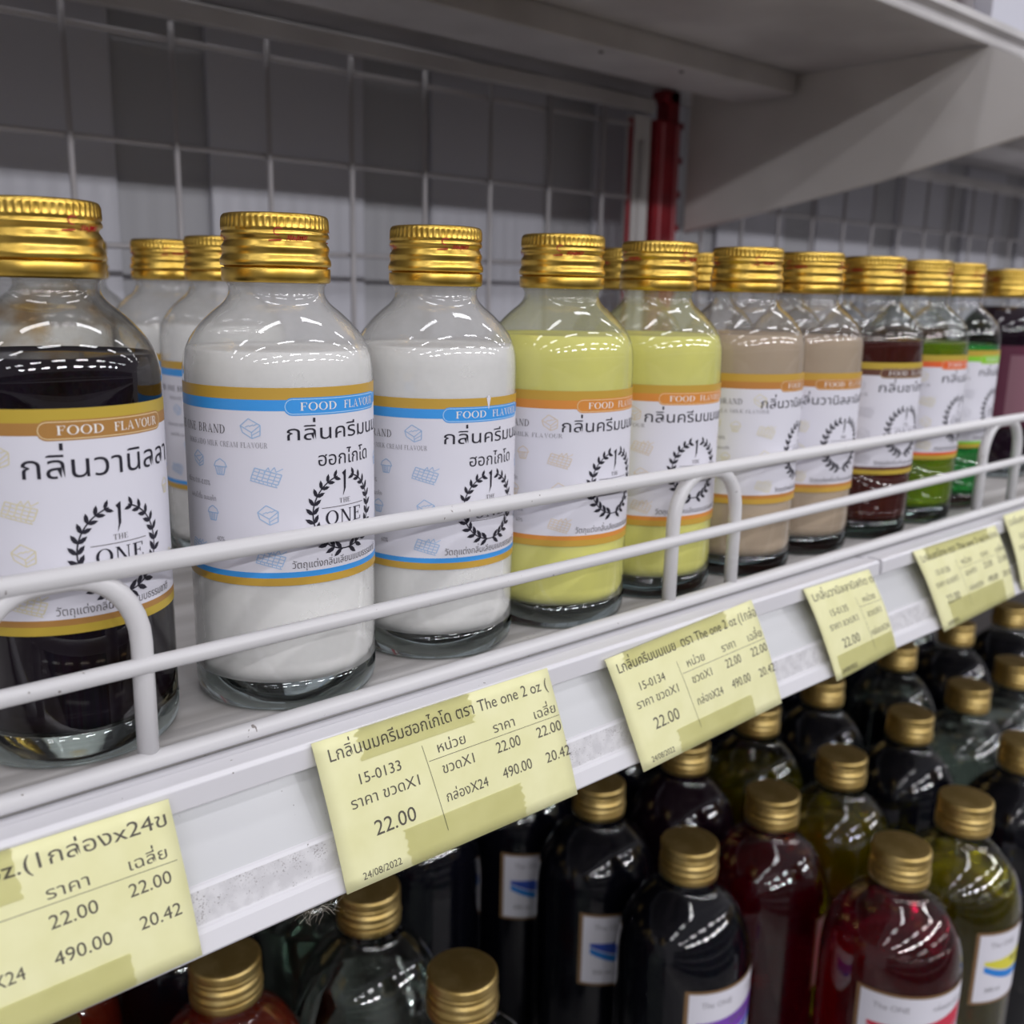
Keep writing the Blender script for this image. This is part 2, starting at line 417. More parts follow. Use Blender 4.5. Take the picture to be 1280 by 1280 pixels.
# ---- little line drawings used as label decoration (unit box)
def draw_cup(s, u, v, k, m, h):
    P = lambda a: [(u + x * k, v + y * k) for x, y in a]
    s.line(P([(.12, .5), (.25, 0), (.75, 0), (.88, .5)]), .22, m, h)
    s.line(P([(.02, .5), (.98, .5), (.85, .78), (.5, .98), (.15, .78), (.02, .5)]), .22, m, h)
    for x in (.3, .42, .54, .66): s.line(P([(x, .5), (x + (x - .5) * -.2, .02)]), .16, m, h)
def draw_waffle(s, u, v, k, m, h):
    P = lambda a: [(u + (x * .94 + y * .26) * k, v + (y * .8 - x * .32 + .3) * k * .8) for x, y in a]
    s.line(P([(0, 0), (1.1, 0), (1.1, .62), (0, .62)]), .22, m, h, True)
    for i in range(1, 5): s.line(P([(i * .22, 0), (i * .22, .62)]), .18, m, h)
    for j in (.2, .42): s.line(P([(0, j), (1.1, j)]), .18, m, h)
    for i in range(7): s.line(P([(i * .17, -.02), (i * .17 + .05, -.16)]), .16, m, h)
    s.line(P([(0, -.16), (1.12, -.16)]), .18, m, h)
    s.line(P([(.4, .5), (.5, .85), (.62, .6), (.72, .95), (.85, .7), (1.05, .98)]), .18, m, h)
def draw_cake(s, u, v, k, m, h):
    P = lambda a: [(u + x * k, v + y * k) for x, y in a]
    s.line(P([(0, .62), (.42, .98), (1, .66), (.56, .3)]), .22, m, h, True)
    s.line(P([(0, .62), (.1, .3), (.58, .0), (.98, .16), (1, .66)]), .22, m, h)
    s.line(P([(.56, .3), (.58, 0)]), .2, m, h); s.line(P([(.57, .15), (.99, .4)]), .18, m, h)
    for a in (.25, .45, .65): s.line(P([(a, .5 + a * .2), (a + .2, .6 + a * .2)]), .18, m, h)
def wreath(s, cu, cv, Rr, m, h):
    for side in (-1, 1):
        N_ = 26; pts = []
        for i in range(N_):
            a = math.radians(-84 - i / (N_ - 1) * 172)       # from the bottom, round the side, to just short of the top
            pts.append((cu - side * -Rr * math.cos(a), cv + Rr * math.sin(a) * 1.04))
        s.line([(pts[0][0] + side * 2.2, pts[0][1] - 1.3)] + pts, .30, m, h)
        for i in range(2, N_, 2):
            x, y = pts[i]; x0, y0 = pts[i - 1]; t = math.atan2(y - y0, x - x0); Ln = Rr * .33 * (1.0 - .30 * i / N_)
            for sg in (-1, 1):
                a = t + sg * math.radians(42); c, d = math.cos(a), math.sin(a); w = Ln * .19
                pp = [(0, 0), (.3 * Ln, w), (.65 * Ln, w * .95), (Ln, 0), (.65 * Ln, -w * .95), (.3 * Ln, -w)]
                s.poly([(x + a_ * c - b_ * d, y + a_ * d + b_ * c) for a_, b_ in pp], m, h)

RB = 21.8
HL = .09
def small_label(bands, title, deco, two=None, tsize=4.6, sub='MILK CREAM FLAVOUR', tw=30, pill=None, tu=-14.5, tv=-11.4, cv=-27.8, pill_line=None, nick=False, su=0):
    """front label of a small bottle; u=0 at the middle of the front panel, v=0 at its top edge"""
    s = Sheet(); u0, u1, H = -48, 20, -44.3; LC = LINE[deco]
    s.rect(u0, u1, H, 0, LABEL, .0, 1.1)
    a, b = BAND[bands[0]], BAND[bands[1]]; pb = BAND[pill] if pill else b; pl = pill_line or PLINE
    s.rect(u0, u1, -2.6, 0, a, .03); s.rect(u0, u1, -5.0, -2.6, b, .03)
    s.rect(u0, u1, H, H + 1.8, a, .03); s.rect(u0, u1, H + 1.8, H + 3.1, b, .03)
    pw, ph = 14.2, 1.95
    def rr(w, hh, c): 
        out = []
        for cx, a0 in ((w - hh, -90), (-w + hh, 90)):
            for i in range(9):
                t = math.radians(a0 + 180 * i / 8); out.append((cx + hh * math.cos(t), c + hh * math.sin(t)))
        return out
    # pill built from a strip and two ends so that it hugs the curve
    s.rect(-pw + ph, pw - ph, -4.1 - ph, -4.1 + ph, pb, .045)
    for cx, a0 in ((pw - ph, -90), (-pw + ph, 90)):
        s.poly([(cx + ph * math.cos(math.radians(a0 + 180 * i / 8)), -4.1 + ph * math.sin(math.radians(a0 + 180 * i / 8))) for i in range(9)], pb, .045)
    s.line(rr(pw - .35, ph - .35, -4.1), .17, pl, .06, True)
    s.serif('FOOD', -10.6, -4.95, 1.75, WHITEI, HL, width=8.6, gap=.10)
    s.serif('FLAVOUR', .2, -4.95, 1.75, WHITEI, HL, width=12.0, gap=.08)
    s.text(title, tu, tv, tsize, INKB, HL, width=tw)
    if two: s.text(two, -6.8, -17.4, 4.3, INKB, HL, width=15.5)
    # laurel wreath with THE ONE
    Rw = 8.3 if two else 8.7
    wreath(s, 0, cv, Rw, INKB, HL)
    t = cv + 10.6
    s.poly([(-.75, t - 1.6), (.35, t - .9), (.42, t - 1.0), (.30, t - 5.2), (-.55, t - 7.0), (-.25, t - 5.4), (-.28, t - 2.2)], INKB, HL)
    s.serif('THE', 0, t - 8.5, 1.1, INKG, HL, width=3.2, align='C')
    s.line([(-6.2, t - 9.2), (6.2, t - 9.2)], .16, INKG, HL); s.line([(-6.2, t - 13.9), (6.2, t - 13.9)], .16, INKG, HL)
    s.serif('ONE', 0, t - 13.2, 3.2, INKB, HL, width=10.6, align='C')
    s.text('วัตถุแต่งกลิ่นเลียนแบบธรรมชาติ', -13.2, -40.4, 2.35, INKG, HL, width=26.5)
    # side panel
    if nick: s.poly([(-1.9, .01), (-.5, .01), (-1.15, -3.2)], LABEL, .07); s.poly([(-1.5, .5), (-.9, .5), (-.7, -.4), (-1.7, -.4)], LABEL, .07)
    s.serif('THE ONE BRAND', -27.4 + su, -10.2, 1.9, INKG, HL, width=19, align='R')
    s.serif(sub, -17.8 + su, -13.1, 1.2, INKL, HL, width=22, align='R')
    s.text('ปริมาณ 0.01-0.05%', -32.2, -22.2, 1.6, INKL, HL, align='R', sx=.8)
    s.text('ผสมน้ำดื่ม ขนมเค้ก', -30.6, -25.6, 1.6, INKL, HL, align='R', sx=.8)
    s.text('40%', -28.6, -34.6, 1.6, INKL, HL, align='R', sx=.85); s.text('60%', -28.6, -37.7, 1.6, INKL, HL, align='R', sx=.85)
    draw_cake(s, -23.6, -11.0, 4.4, LC, HL); draw_waffle(s, -21.6, -21.0, 5.6, LC, HL); draw_cup(s, -30.8, -19.4, 3.6, LC, HL)
    draw_cup(s, -33.4, -30.0, 3.4, LC, HL); draw_cake(s, -20.4, -30.2, 4.5, LC, HL); draw_waffle(s, -21.0, -39.6, 5.4, LC, HL)
    draw_cake(s, -37.8, -18.2, 3.6, LC, HL); draw_waffle(s, -40.5, -38.5, 5, LC, HL)
    draw_cup(s, 13.6, -19.8, 3.2, LC, HL); draw_cake(s, 14.2, -35.6, 3.6, LC, HL)
    s.text('E1', 17.6, -34.5, 2.4, INKB, HL, sx=.8)
    return wrap(s, RB + .06, 'label')
def wrap(s, r, name):
    mb = MB()
    for vs, fs, m, h in s.items:
        mb.add([((r + h) * math.cos(u / r - math.pi / 2), (r + h) * math.sin(u / r - math.pi / 2), v) for u, v in vs], fs, m, True)
    return mb.mesh(name)

# ------------------------------------------------------------------ bottle meshes
def cap_mesh(R0, H, ribs, m, name):
    k = R0 / 12.25; z = H / 15.0
    prof = [(11.3, 0), (11.9, .05), (12.2, .35), (12.3, 1.2), (12.3, 2.9), (12.15, 3.25)]
    rim = MB(); rim.lathe([(a * k, b * z) for a, b in [(11.2, 3.2), (11.2, 0)][:0] + prof + [(11.5, 3.3), (11.2, 3.25), (11.0, .2), (11.3, 0)]], 72, m)
    up = [(11.5, 3.3), (11.7, 3.55), (12.35, 3.7), (12.5, 4.3), (12.4, 5.1), (12.05, 5.7), (11.85, 6.3), (12.0, 6.9), (12.15, 7.5), (12.0, 8.1), (11.5, 8.8), (11.35, 9.3), (11.5, 9.7),
          (12.0, 10.0), (12.1, 10.5), (11.9, 11.0), (11.75, 11.2), (12.05, 11.5), (12.1, 12.0), (12.08, 12.6), (12.05, 13.3), (12.0, 13.9), (11.8, 14.5), (11.4, 14.85), (10.8, 15.0), (0, 15.0)]
    def rf(r, zz, a):
        t = zz / z
        if ribs and 11.6 < t < 14.3:
            w = math.sin((t - 11.6) / 2.7 * math.pi) ** .5
            return r - .42 * k * w * (.5 + .5 * math.cos(a * ribs))
        return r + .04 * k * math.sin(3 * a + t)
    cap = MB(); cap.lathe([(a * k, b * z) for a, b in up], 208 if ribs else 72, m, rf)
    return cap.mesh(name), rim.mesh('tamper_ring')
CAPM, RIMM = cap_mesh(12.25, 15, 52, GOLD, 'cap')
CAPL, RIML = cap_mesh(14, 17, 0, GOLD2, 'cap')
# red printed squiggles round the cap
def cap_print():
    s = Sheet(); rnd = random.Random(3)
    for u0 in (-26, -4, 16):
        s.line([(u0 + .2 + 1.0 * math.cos(t * .7) , 10.9 + .8 * math.sin(t * .7)) for t in range(1, 8)], .22, REDINK, 0)
        for k in range(9):
            x = u0 + 2.2 + k * .55
            s.line([(x, 8.9 + rnd.random() * .3), (x + .25, 9.9 + rnd.random() * .3), (x + .45, 9.0 + rnd.random() * .4)], .17, REDINK, 0)
        s.line([(u0 - 2.0, 9.0), (u0 + .9, 9.2)], .24, REDINK, 0)
    mb = MB()
    for vs, fs, m, h in s.items:
        def rr(v): return 12.22 if v > 10 else 11.75
        mb.add([(rr(v) * math.cos(u / 12.2 - math.pi / 2), rr(v) * math.sin(u / 12.2 - math.pi / 2), v) for u, v in vs], fs, m)
    return mb.mesh('cap_print')
CPRINT = cap_print()
def arc_prof(pts, sub=4):
    """Catmull-Rom smoothing of a lathe profile"""
    out = []
    for i in range(len(pts) - 1):
        p0 = pts[max(i - 1, 0)]; p1 = pts[i]; p2 = pts[i + 1]; p3 = pts[min(i + 2, len(pts) - 1)]
        for k in range(sub):
            t = k / sub
            out.append(tuple(.5 * ((2 * p1[j]) + (-p0[j] + p2[j]) * t + (2 * p0[j] - 5 * p1[j] + 4 * p2[j] - p3[j]) * t * t + (-p0[j] + 3 * p1[j] - 3 * p2[j] + p3[j]) * t ** 3) for j in (0, 1)))
    out.append(pts[-1]); return out
SH = arc_prof([(RB, 74), (21.7, 78), (21.15, 81.4), (19.7, 84.7), (17.3, 87.8), (14.6, 90.4), (12.2, 92.4), (11.0, 94.2), (10.9, 96.0), (11.3, 96.8), (10.9, 97.4), (10.9, 99)], 4)
def small_glass(gm, name='glass_body'):
    mb = MB()
    mb.lathe([(RB, 7.6), (RB, 40)] + SH, 96, gm)
    # thick clear base: a solid puck of glass
    base = [(0, .9), (12, .9), (17.5, .35), (19.6, 0), (20.6, .35), (21.4, 1.4), (RB, 3.2), (RB, 7.6), (21.3, 7.9), (20.4, 6.9), (17, 5.9), (10, 5.6), (0, 5.5)]
    mb.lathe(base, 96, BASEG)
    return mb.mesh(name)
GB = small_glass(GLASS); GBS = small_glass(GLASS_ST)
GBL = {'milk': small_glass(GLASS_MILK), 'milk_nick': None, 'butter': small_glass(GLASS_BUT), 'biscuit': small_glass(GLASS_TAN)}; GBL['milk_nick'] = GBL['milk']
def inner_r(z, prof, body, wall):
    if z <= prof[0][1]: return body - wall
    for (r0, z0), (r1, z1) in zip(prof, prof[1:]):
        if z0 <= z <= z1 and z1 > z0: return r0 + (r1 - r0) * (z - z0) / (z1 - z0) - wall
    return prof[-1][0] - wall
def liquid_mesh(level, m, wall=.35):
    pr = [(0, 6.0), (10, 6.1), (17, 6.5), (20.2, 7.6), (21.1, 9.4), (RB - wall, 12)]
    z = 12
    while z < level - .8: pr.append((inner_r(z, SH, RB, wall), z)); z += 1.5 if z > 70 else 20
    pr.append((inner_r(level - .4, SH, RB, wall), level - .4)); r = inner_r(level, SH, RB, wall)
    pr += [(r - .1, level + .25), (r - 1.2, level - .25), (r * .5, level - .4), (0, level - .4)]
    mb = MB(); mb.lathe(pr, 96, m); return mb.mesh('liquid')

LAB = {
 'vanilla': small_label(('ygold', 'brown'), 'กลิ่นวานิลลา', 'cream', tsize=6.4, tw=34.5, tu=-17.2, tv=-13.2, sub='VANILLA FLAVOUR', cv=-28.6, su=-4),
 'milk': small_label(('gold', 'blue'), 'กลิ่นครีมนม', 'blue', two='ฮอกไกโด', sub='HOKKAIDO MILK CREAM FLAVOUR', tw=28.5, tu=-13.6, cv=-28.5, pill_line=LBLUE),
 'milk_nick': small_label(('gold', 'blue'), 'กลิ่นครีมนม', 'blue', two='ฮอกไกโด', sub='HOKKAIDO MILK CREAM FLAVOUR', tw=28.5, tu=-13.6, cv=-28.5, pill_line=LBLUE, nick=True),
 'butter': small_label(('gold', 'orange'), 'กลิ่นครีมนมเนย', 'tan', tw=35, tu=-18.0, tsize=4.7, sub='BUTTER MILK FLAVOUR', cv=-26.6),
 'biscuit': small_label(('gold', 'rust'), 'กลิ่นวานิลลาบิสกิต', 'cream', tw=38, tu=-21, tsize=4.5, sub='VANILLA MILK FLAVOUR', cv=-26.4),
 'cola': small_label(('ygold', 'dbrown'), 'กลิ่นชาไทย', 'grey', tw=27, tu=-14, tsize=4.8, sub='THAI TEA FLAVOUR', cv=-27),
 'melon': small_label(('ygold', 'red'), 'กลิ่นสละ', 'cream', tw=24, tu=-13, tsize=4.8, sub='FRUIT FLAVOUR', cv=-27),
 'pandan': small_label(('ygold', 'lime'), 'กลิ่นใบเตย', 'grey', tw=27, tu=-14, tsize=4.8, sub='PANDAN FLAVOUR', cv=-27),
}
def maroon_label():
    s = Sheet(); M1 = flat('maroon_label_paper', (.10, .015, .04), .4); M2 = flat('maroon_label_light', (.22, .10, .13), .4)
    s.rect(-48, 20, -44, 0, M1, 0); s.rect(-16, 10, -38, -5, M2, .03); return wrap(s, RB + .06, 'label')
LAB['maroon'] = maroon_label()
_LQ = {}
def small_bottle(x, y, lab, lm, level, top, face, label, group, glass=None, capturn=0, tilt=0):
    t = root('flavour_bottle', (x, y, 0), label, 'bottle', group)
    meshobj('glass_body', glass or (GBL.get(lab) if lm in (MILK, BUTTER, TAN) else None) or GB, t)
    key = (lm.name, level)
    if key not in _LQ: _LQ[key] = liquid_mesh(level, lm)
    meshobj('liquid', _LQ[key], t)
    c = meshobj('cap', CAPM, t, (0, 0, 97.0), capturn); meshobj('tamper_ring', RIMM, c); meshobj('cap_print', CPRINT, c)
    l = meshobj('label', LAB[lab], t, (0, 0, top), math.radians(face + 90))
    l.rotation_euler.y = tilt
    return t
G1 = 'small flavour bottles in the front row on the shelf'
R0 = math.radians
small_bottle(66.2, 216, 'vanilla', INK, 82.0, 73.2, -78, 'leftmost small bottle, black liquid, yellow and bronze label reading vanilla', G1, GBS, R0(32))
small_bottle(116.5, 212, 'milk', MILK, 82.2, 75.0, -80, 'first milk-white bottle with blue band, right of the black vanilla one', G1, capturn=R0(-8))
small_bottle(164.9, 215, 'milk_nick', MILK, 81.8, 69.6, -86, 'second milk-white bottle with blue band and a nick in its label top', G1, capturn=R0(-8))
small_bottle(208.6, 212, 'butter', BUTTER, 84.0, 69.5, -84, 'first pale yellow bottle with orange band, right of the milk-white bottles', G1, capturn=R0(-30))
small_bottle(253.2, 213.4, 'butter', BUTTER, 83.2, 68.8, -98, 'second pale yellow bottle with orange band, behind the wire arch', G1, capturn=R0(10))
small_bottle(297.3, 211, 'biscuit', TAN, 83.0, 70.6, -69, 'first beige bottle with brown band, right of the yellow bottles', G1, capturn=R0(-20))
small_bottle(341.0, 213.5, 'biscuit', TAN, 81.0, 69.0, -98, 'second beige bottle with brown band, beside the dark brown one', G1, capturn=R0(25))
small_bottle(384.4, 211.5, 'cola', COLA, 79.5, 71.4, -99, 'dark brown bottle with gold and dark band beyond the beige ones', G1, capturn=R0(5))
small_bottle(428.1, 213, 'melon', OLIVE, 78.0, 73.0, -86, 'yellow-green bottle with orange-red band on a white label', G1, capturn=R0(15))
small_bottle(471.0, 217.5, 'pandan', GREEN, 75.5, 73.6, -80, 'green bottle with lime band at the far end of the front row', G1, capturn=R0(-5))
small_bottle(577, 238, 'maroon', MAROON, 92, 72, -100, 'black bottle with maroon label standing past the green bottle', G1)
small_bottle(627, 232, 'maroon', MAROON, 92, 72, -80, 'black bottle with maroon label at the right photo edge', G1)
G2 = 'small flavour bottles in the rows behind'
for (x, y, lab, lm, lv, txt) in [
    (164, 386, 'milk', MILK, 80, 'gold-capped milk-white bottle in the back between the black and first white bottles'),
    (163.5, 337, 'milk', MILK, 82, 'gold-capped milk-white bottle half hidden behind the first white bottle'),
    (120.2, 388, 'milk', MILK, 80, 'gold-capped bottle peeping out right of the black bottle cap'),
    (146, 431, 'milk', MILK, 80, 'rearmost gold cap between the black bottle and the first white bottle'),
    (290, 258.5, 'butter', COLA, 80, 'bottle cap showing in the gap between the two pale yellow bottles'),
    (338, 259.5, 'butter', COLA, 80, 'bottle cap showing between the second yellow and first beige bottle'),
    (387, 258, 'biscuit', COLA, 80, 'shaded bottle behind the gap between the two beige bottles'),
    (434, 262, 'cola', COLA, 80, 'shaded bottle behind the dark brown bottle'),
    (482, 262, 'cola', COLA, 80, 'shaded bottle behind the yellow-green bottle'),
    (530, 270, 'cola', COLA, 80, 'shaded bottle behind the green bottle')]:
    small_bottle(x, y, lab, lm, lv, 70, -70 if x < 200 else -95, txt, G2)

# ------------------------------------------------------------------ main shelf
X0, X1 = -260, 1500
sh = root('gondola_shelf', (300, 340, 0), 'white metal shelf carrying the small bottles, price channel along its front', 'shelf')
def part(mb, name, r, bevel=0, label=None):
    o = mb.obj(name, None, bevel); o.parent = r; o.location = -Vector(r.location)
    if label: o['label'] = label
    return o
d = MB(); d.box(X0, 611, 187.4, 497, -22, 0, DECK); part(d, 'deck', sh, .4, 'dusty scuffed shelf top')
d = MB(); d.box(616, X1, 187.4, 497, -22, 0, DECK); part(d, 'deck', sh, .4)
d = MB(); d.box(X0, X1, 186.2, 187.4, -6, -1.6, GAP); part(d, 'gap_strip', sh)
# price channel profile (y,z): ledge, upper lip, sloping glossy face, ridge, gritty strip, lower lip
prof = [(186.2, -.6), (182.0, -.2), (181.2, .35), (176.3, .3), (175.5, -.5), (175.3, -5.2), (176.1, -5.6), (180.0, -5.4), (178.6, -7.0), (172.4, -20.2), (171.7, -20.4), (171.3, -21.0),
        (169.6, -27.7), (168.8, -28.0), (168.2, -28.7), (166.85, -32.3), (167.3, -33.0), (186.2, -33.4)]
mm = [None] * len(prof); mm[8] = CHAN; mm[11] = GRIT
for a, b in ((X0, 344.0), (346.2, X1)):
    d = MB(); d.extrude_x(prof[::-1], a, b, PAINT, [mm[(len(prof) - 2 - i) % len(prof)] for i in range(len(prof))]); o = part(d, 'price_channel', sh, .25, 'glossy white channel with chipped lips' )

# wire fence along the shelf front
wf = root('shelf_fence', (250, 186.4, 0), 'white wire fence along the front edge of the bottle shelf', 'fence')
YR = 186.4
d = MB(); d.tube([(X0, YR, 43.05), (X1, YR, 43.05)], 2.0, WIRE, 20); part(d, 'top_rail', wf)
d = MB(); d.tube([(X0, YR - .6, 22.6), (X1, YR - .6, 22.6)], 1.75, WIRE, 18); part(d, 'middle_rail', wf)
d = MB(); d.tube([(X0, YR - .2, 2.0), (X1, YR - .2, 2.0)], 1.95, WIRE, 18); part(d, 'base_rail', wf)
for (a, b) in ((-178, -145), (39.8, 70.8), (235.2, 266.8), (450.8, 487.2), (668, 702)):
    pts = [(a, YR + .9, 1.0), (a, YR + .9, 27)]
    for i in range(1, 9):
        t = math.pi / 2 * i / 8; pts.append((a + 13 * (1 - math.cos(t)), YR + .9, 27 + 15.2 * math.sin(t)))
    q = [(b - (p[0] - a), p[1], p[2]) for p in pts][::-1]
    d = MB(); d.tube(pts + q, 2.15, WIRE, 16); part(d, 'arch', wf)

# ------------------------------------------------------------------ price tags
class Tag:
    def __init__(s, TL, TR, BR, BL, bulge=.5, curl=0):
        s.c = [TL, TR, BR, BL]; s.b = bulge; s.curl = curl
        s.dv = Vector((0, -9.2, -33.4)).normalized(); s.n = Vector((0, -s.dv.z * -1, s.dv.y)) ; s.n = s.dv.cross(Vector((1, 0, 0))).normalized()
        if s.n.y > 0: s.n = -s.n
    def P(s, U, V, h=0):
        a = U / 71.0; b = V / 34.5; TL, TR, BR, BL = s.c
        u = (TL[0] * (1 - a) + TR[0] * a) * (1 - b) + (BL[0] * (1 - a) + BR[0] * a) * b
        v = (TL[1] * (1 - a) + TR[1] * a) * (1 - b) + (BL[1] * (1 - a) + BR[1] * a) * b
        off = .35 + h + s.b * math.sin(max(0, min(1, b)) * math.pi) + s.curl * max(0, b - .6) * (1 - a) * 3
        q = Vector((u, 175.2, .4)) + s.dv * v + s.n * off
        return tuple(q)
def make_tag(corners, header, code, label, sheetf=None, full=True, cut=71.0, bulge=.5, curl=0, hx=(3.3, 69.4), tape2=(17, 54)):
    T = Tag(*corners, bulge, curl)
    r = root('price_tag', (corners[0][0], 175.2, -16), label, 'price tag', 'yellow price tags taped along the shelf front')
    k = 71.0 / cut     # a narrower slip shows only the left part of the layout
    mb = MB(); nu, nv = 18, 12; vs = []
    for j in range(nv + 1):
        for i in range(nu + 1): vs.append(T.P(71.0 * i / nu, 34.5 * j / nv, 0))
    nb = len(vs)
    for j in range(nv + 1):
        for i in range(nu + 1): vs.append(T.P(71.0 * i / nu, 34.5 * j / nv, -.12))
    fs = []
    W = nu + 1
    for j in range(nv):
        for i in range(nu):
            a = j * W + i; fs.append((a, a + 1, a + W + 1, a + W)); fs.append((nb + a, nb + a + W, nb + a + W + 1, nb + a + 1))
    for i in range(nu):
        fs.append((i, nb + i, nb + i + 1, i + 1)); a = nv * W + i; fs.append((a, a + 1, nb + a + 1, nb + a))
    for j in range(nv):
        a = j * W; fs.append((a, a + W, nb + a + W, nb + a)); a = j * W + nu; fs.append((a, nb + a, nb + a + W, a + W))
    mb.add(vs, fs, PAPER, True); part(mb, 'paper_slip', r)
    s = Sheet(); I = INKT; h = .06
    def tx(b, u, v, size, w): s.text(b, u, -v, size, I, h, width=w)
    if sheetf: sheetf(s, tx, h)
    else:
        tx(header, hx[0], 5.2, 4.1, hx[1] - hx[0])
        tx(code, 9.2, 12.1, 3.5, 11.2); tx('ราคา ขวดX1', 5.7, 16.9, 3.6, 18.6); tx('22.00', 10.1, 24.5, 5.0, 11.2)
        tx('24/08/2022', 4.7, 33.0, 2.4, 10.3)
        s.line([(27.2, -8.4), (29.0, -29.8)], .13, I, h)
        if full:
            s.line([(28.1, -12.5), (70.7, -12.6)], .13, I, h)
            tx('หน่วย', 31.3, 11.3, 3.4, 8.4); tx('ราคา', 48.7, 11.4, 3.4, 7.0); tx('เฉลี่ย', 62.5, 11.6, 3.4, 7.5)
            tx('ขวดX1', 31.3, 16.5, 3.5, 9.6); tx('22.00', 48.2, 16.5, 3.9, 7.9); tx('22.00', 61.9, 16.5, 3.9, 8.6)
            tx('กล่องX24', 30.6, 23.3, 3.5, 12.8); tx('490.00', 48.3, 23.2, 3.9, 9.7); tx('20.42', 63.0, 23.5, 3.9, 8.6)
        else:
            tx('หน่วย', 31.3, 11.3, 3.4, 8.4); tx('ขวดX1', 30.8, 17.2, 3.5, 9.6); tx('กล่องX24', 29.6, 24.6, 3.5, 12.6)
            s.line([(28.1, -12.5), (cut - .5, -12.6)], .13, I, h)
    mb = MB()
    for vs, f, m, hh in s.items: mb.add([T.P(u * k, -v, hh) for u, v in vs], f, m)
    part(mb, 'print', r)
    def tape(u0, u1, v0, v1, jag=.5):
        mb = MB(); n = 14; vs = []; rnd = random.Random(int(u0 * 7 + v0))
        for i in range(n + 1):
            for j in range(7):
                a = u0 + (u1 - u0) * j / 6
                if j in (0, 6): a += rnd.uniform(-jag, jag)
                vs.append(T.P(a * k, v0 + (v1 - v0) * i / n, .10))
        mb.add(vs, [((i + 1) * 7 + j, (i + 1) * 7 + j + 1, i * 7 + j + 1, i * 7 + j) for i in range(n) for j in range(6)], TAPE, True)
        o = part(mb, 'tape', r, 0, 'shiny clear tape strip')
        return o
    return r, tape
def tA(s, tx, h):
    tx('ลา ตรา The one 2oz.(1กล่องx24ข', 1.5, 5.2, 4.4, 68.2)
    tx('ราคา', 46.6, 11.6, 3.4, 7.4); tx('เฉลี่ย', 61.2, 11.7, 3.4, 7.2)
    s.line([(28, -12.3), (70.0, -12.9)], .13, INKT, h)
    tx('22.00', 46.0, 17.3, 3.9, 8.4); tx('22.00', 60.2, 17.0, 3.9, 8.0); tx('490.00', 45.3, 24.4, 3.9, 10.2); tx('20.42', 60.8, 24.2, 3.9, 8.0)
    tx('กล่องX24', 27.6, 24.3, 3.6, 12.8); s.line([(-1 + 27.2, -8.4), (27.8, -29.8)], .13, INKT, h)
# the first tag's slip runs out of the frame on the left
r, tp = make_tag([(-3.4, .6), (69.2, 1.6), (70.8, 33.2), (.5, 34.0)], '', '', 'yellow price tag under the black vanilla bottle, cut by the photo edge', sheetf=tA)
tp(6, 43, -.4, 9.8, .4); tp(12, 58, 27.6, 34.6, .4)
r, tp = make_tag([(101.1, -.1), (171.2, -.1), (174.9, 34.6), (103.8, 34.0)], 'Lกลิ่นนมครีมฮอกไกโด ตรา The one 2 oz (', '15-0133', 'large yellow price tag reading 15-0133 below the milk-white bottles')
tp(11.3, 44, -.3, 7.2, 1.0); tp(17.2, 53.2, 25.6, 34.9, .6)
r, tp = make_tag([(192.5, 2.7), (261.6, -.8), (269.4, 34.8), (199.7, 36.2)], 'Lกลิ่นครีมนมเนย  ตรา The one 2 oz (1กล่อ', '15-0134', 'yellow price tag reading 15-0134 with curled corner below the yellow bottles', bulge=.9, curl=.9, hx=(3.3, 70.8))
tp(7, 56, -.3, 4.8, .8); tp(18, 56, 27.2, 34.8, .8)
r, tp = make_tag([(291.0, 1.2), (334.1, 1.7), (345.2, 34.0), (301.6, 35.5)], 'Lกลิ่นวานิลลาบิสกิต ต', '15-0135', 'narrow yellow price tag reading 15-0135 left of the channel joint', full=False, cut=43.5, bulge=1.2, curl=.6, hx=(3.0, 43))
tp(4, 43, 26.0, 34.6, .3)
r, tp = make_tag([(367.8, .5), (442.2, .6), (451.7, 33.7), (381.7, 35.1)], 'Lกลิ่นชาไทย ตรา The one 2 oz(1กล่อง', '15-0136', 'blurred yellow price tag right of the channel joint', bulge=1.2, curl=.6)
tp(8, 62, -.3, 5, .6); tp(10, 62, 24.0, 34.6, .4)
r, tp = make_tag([(451.5, -2.4), (524, -2.6), (528, 32), (459.5, 33.0)], 'Lกลิ่นสละ ตรา The one 2 oz(1กล่อง', '15-0137', 'yellow price tag cut by the right photo edge', bulge=1.0)
tp(8, 62, 24.0, 34.6, .4)

# a tuft of fluff caught under the lower lip
fl = MB(); rnd = random.Random(5)
for i in range(26):
    x = rnd.gauss(97.5, 2.6); y = 167 + rnd.uniform(-.5, .8); z = -33.0; a = rnd.uniform(0, 6.28); pts = [(x, y, z)]
    for k in range(4):
        a += rnd.uniform(-.7, .7); x += 1.0 * math.cos(a); y += .4 * math.sin(a); z -= rnd.uniform(.1, .95); pts.append((x, y, z))
    fl.tube(pts, .018, mat('fluff', (.55, .50, .42), .9), 4)
o = fl.obj('lint_tuft'); tag(o, 'wispy tuft of dust hanging from the shelf lip beside the 15-0133 tag', 'lint', kind='stuff')

ZLP = -349
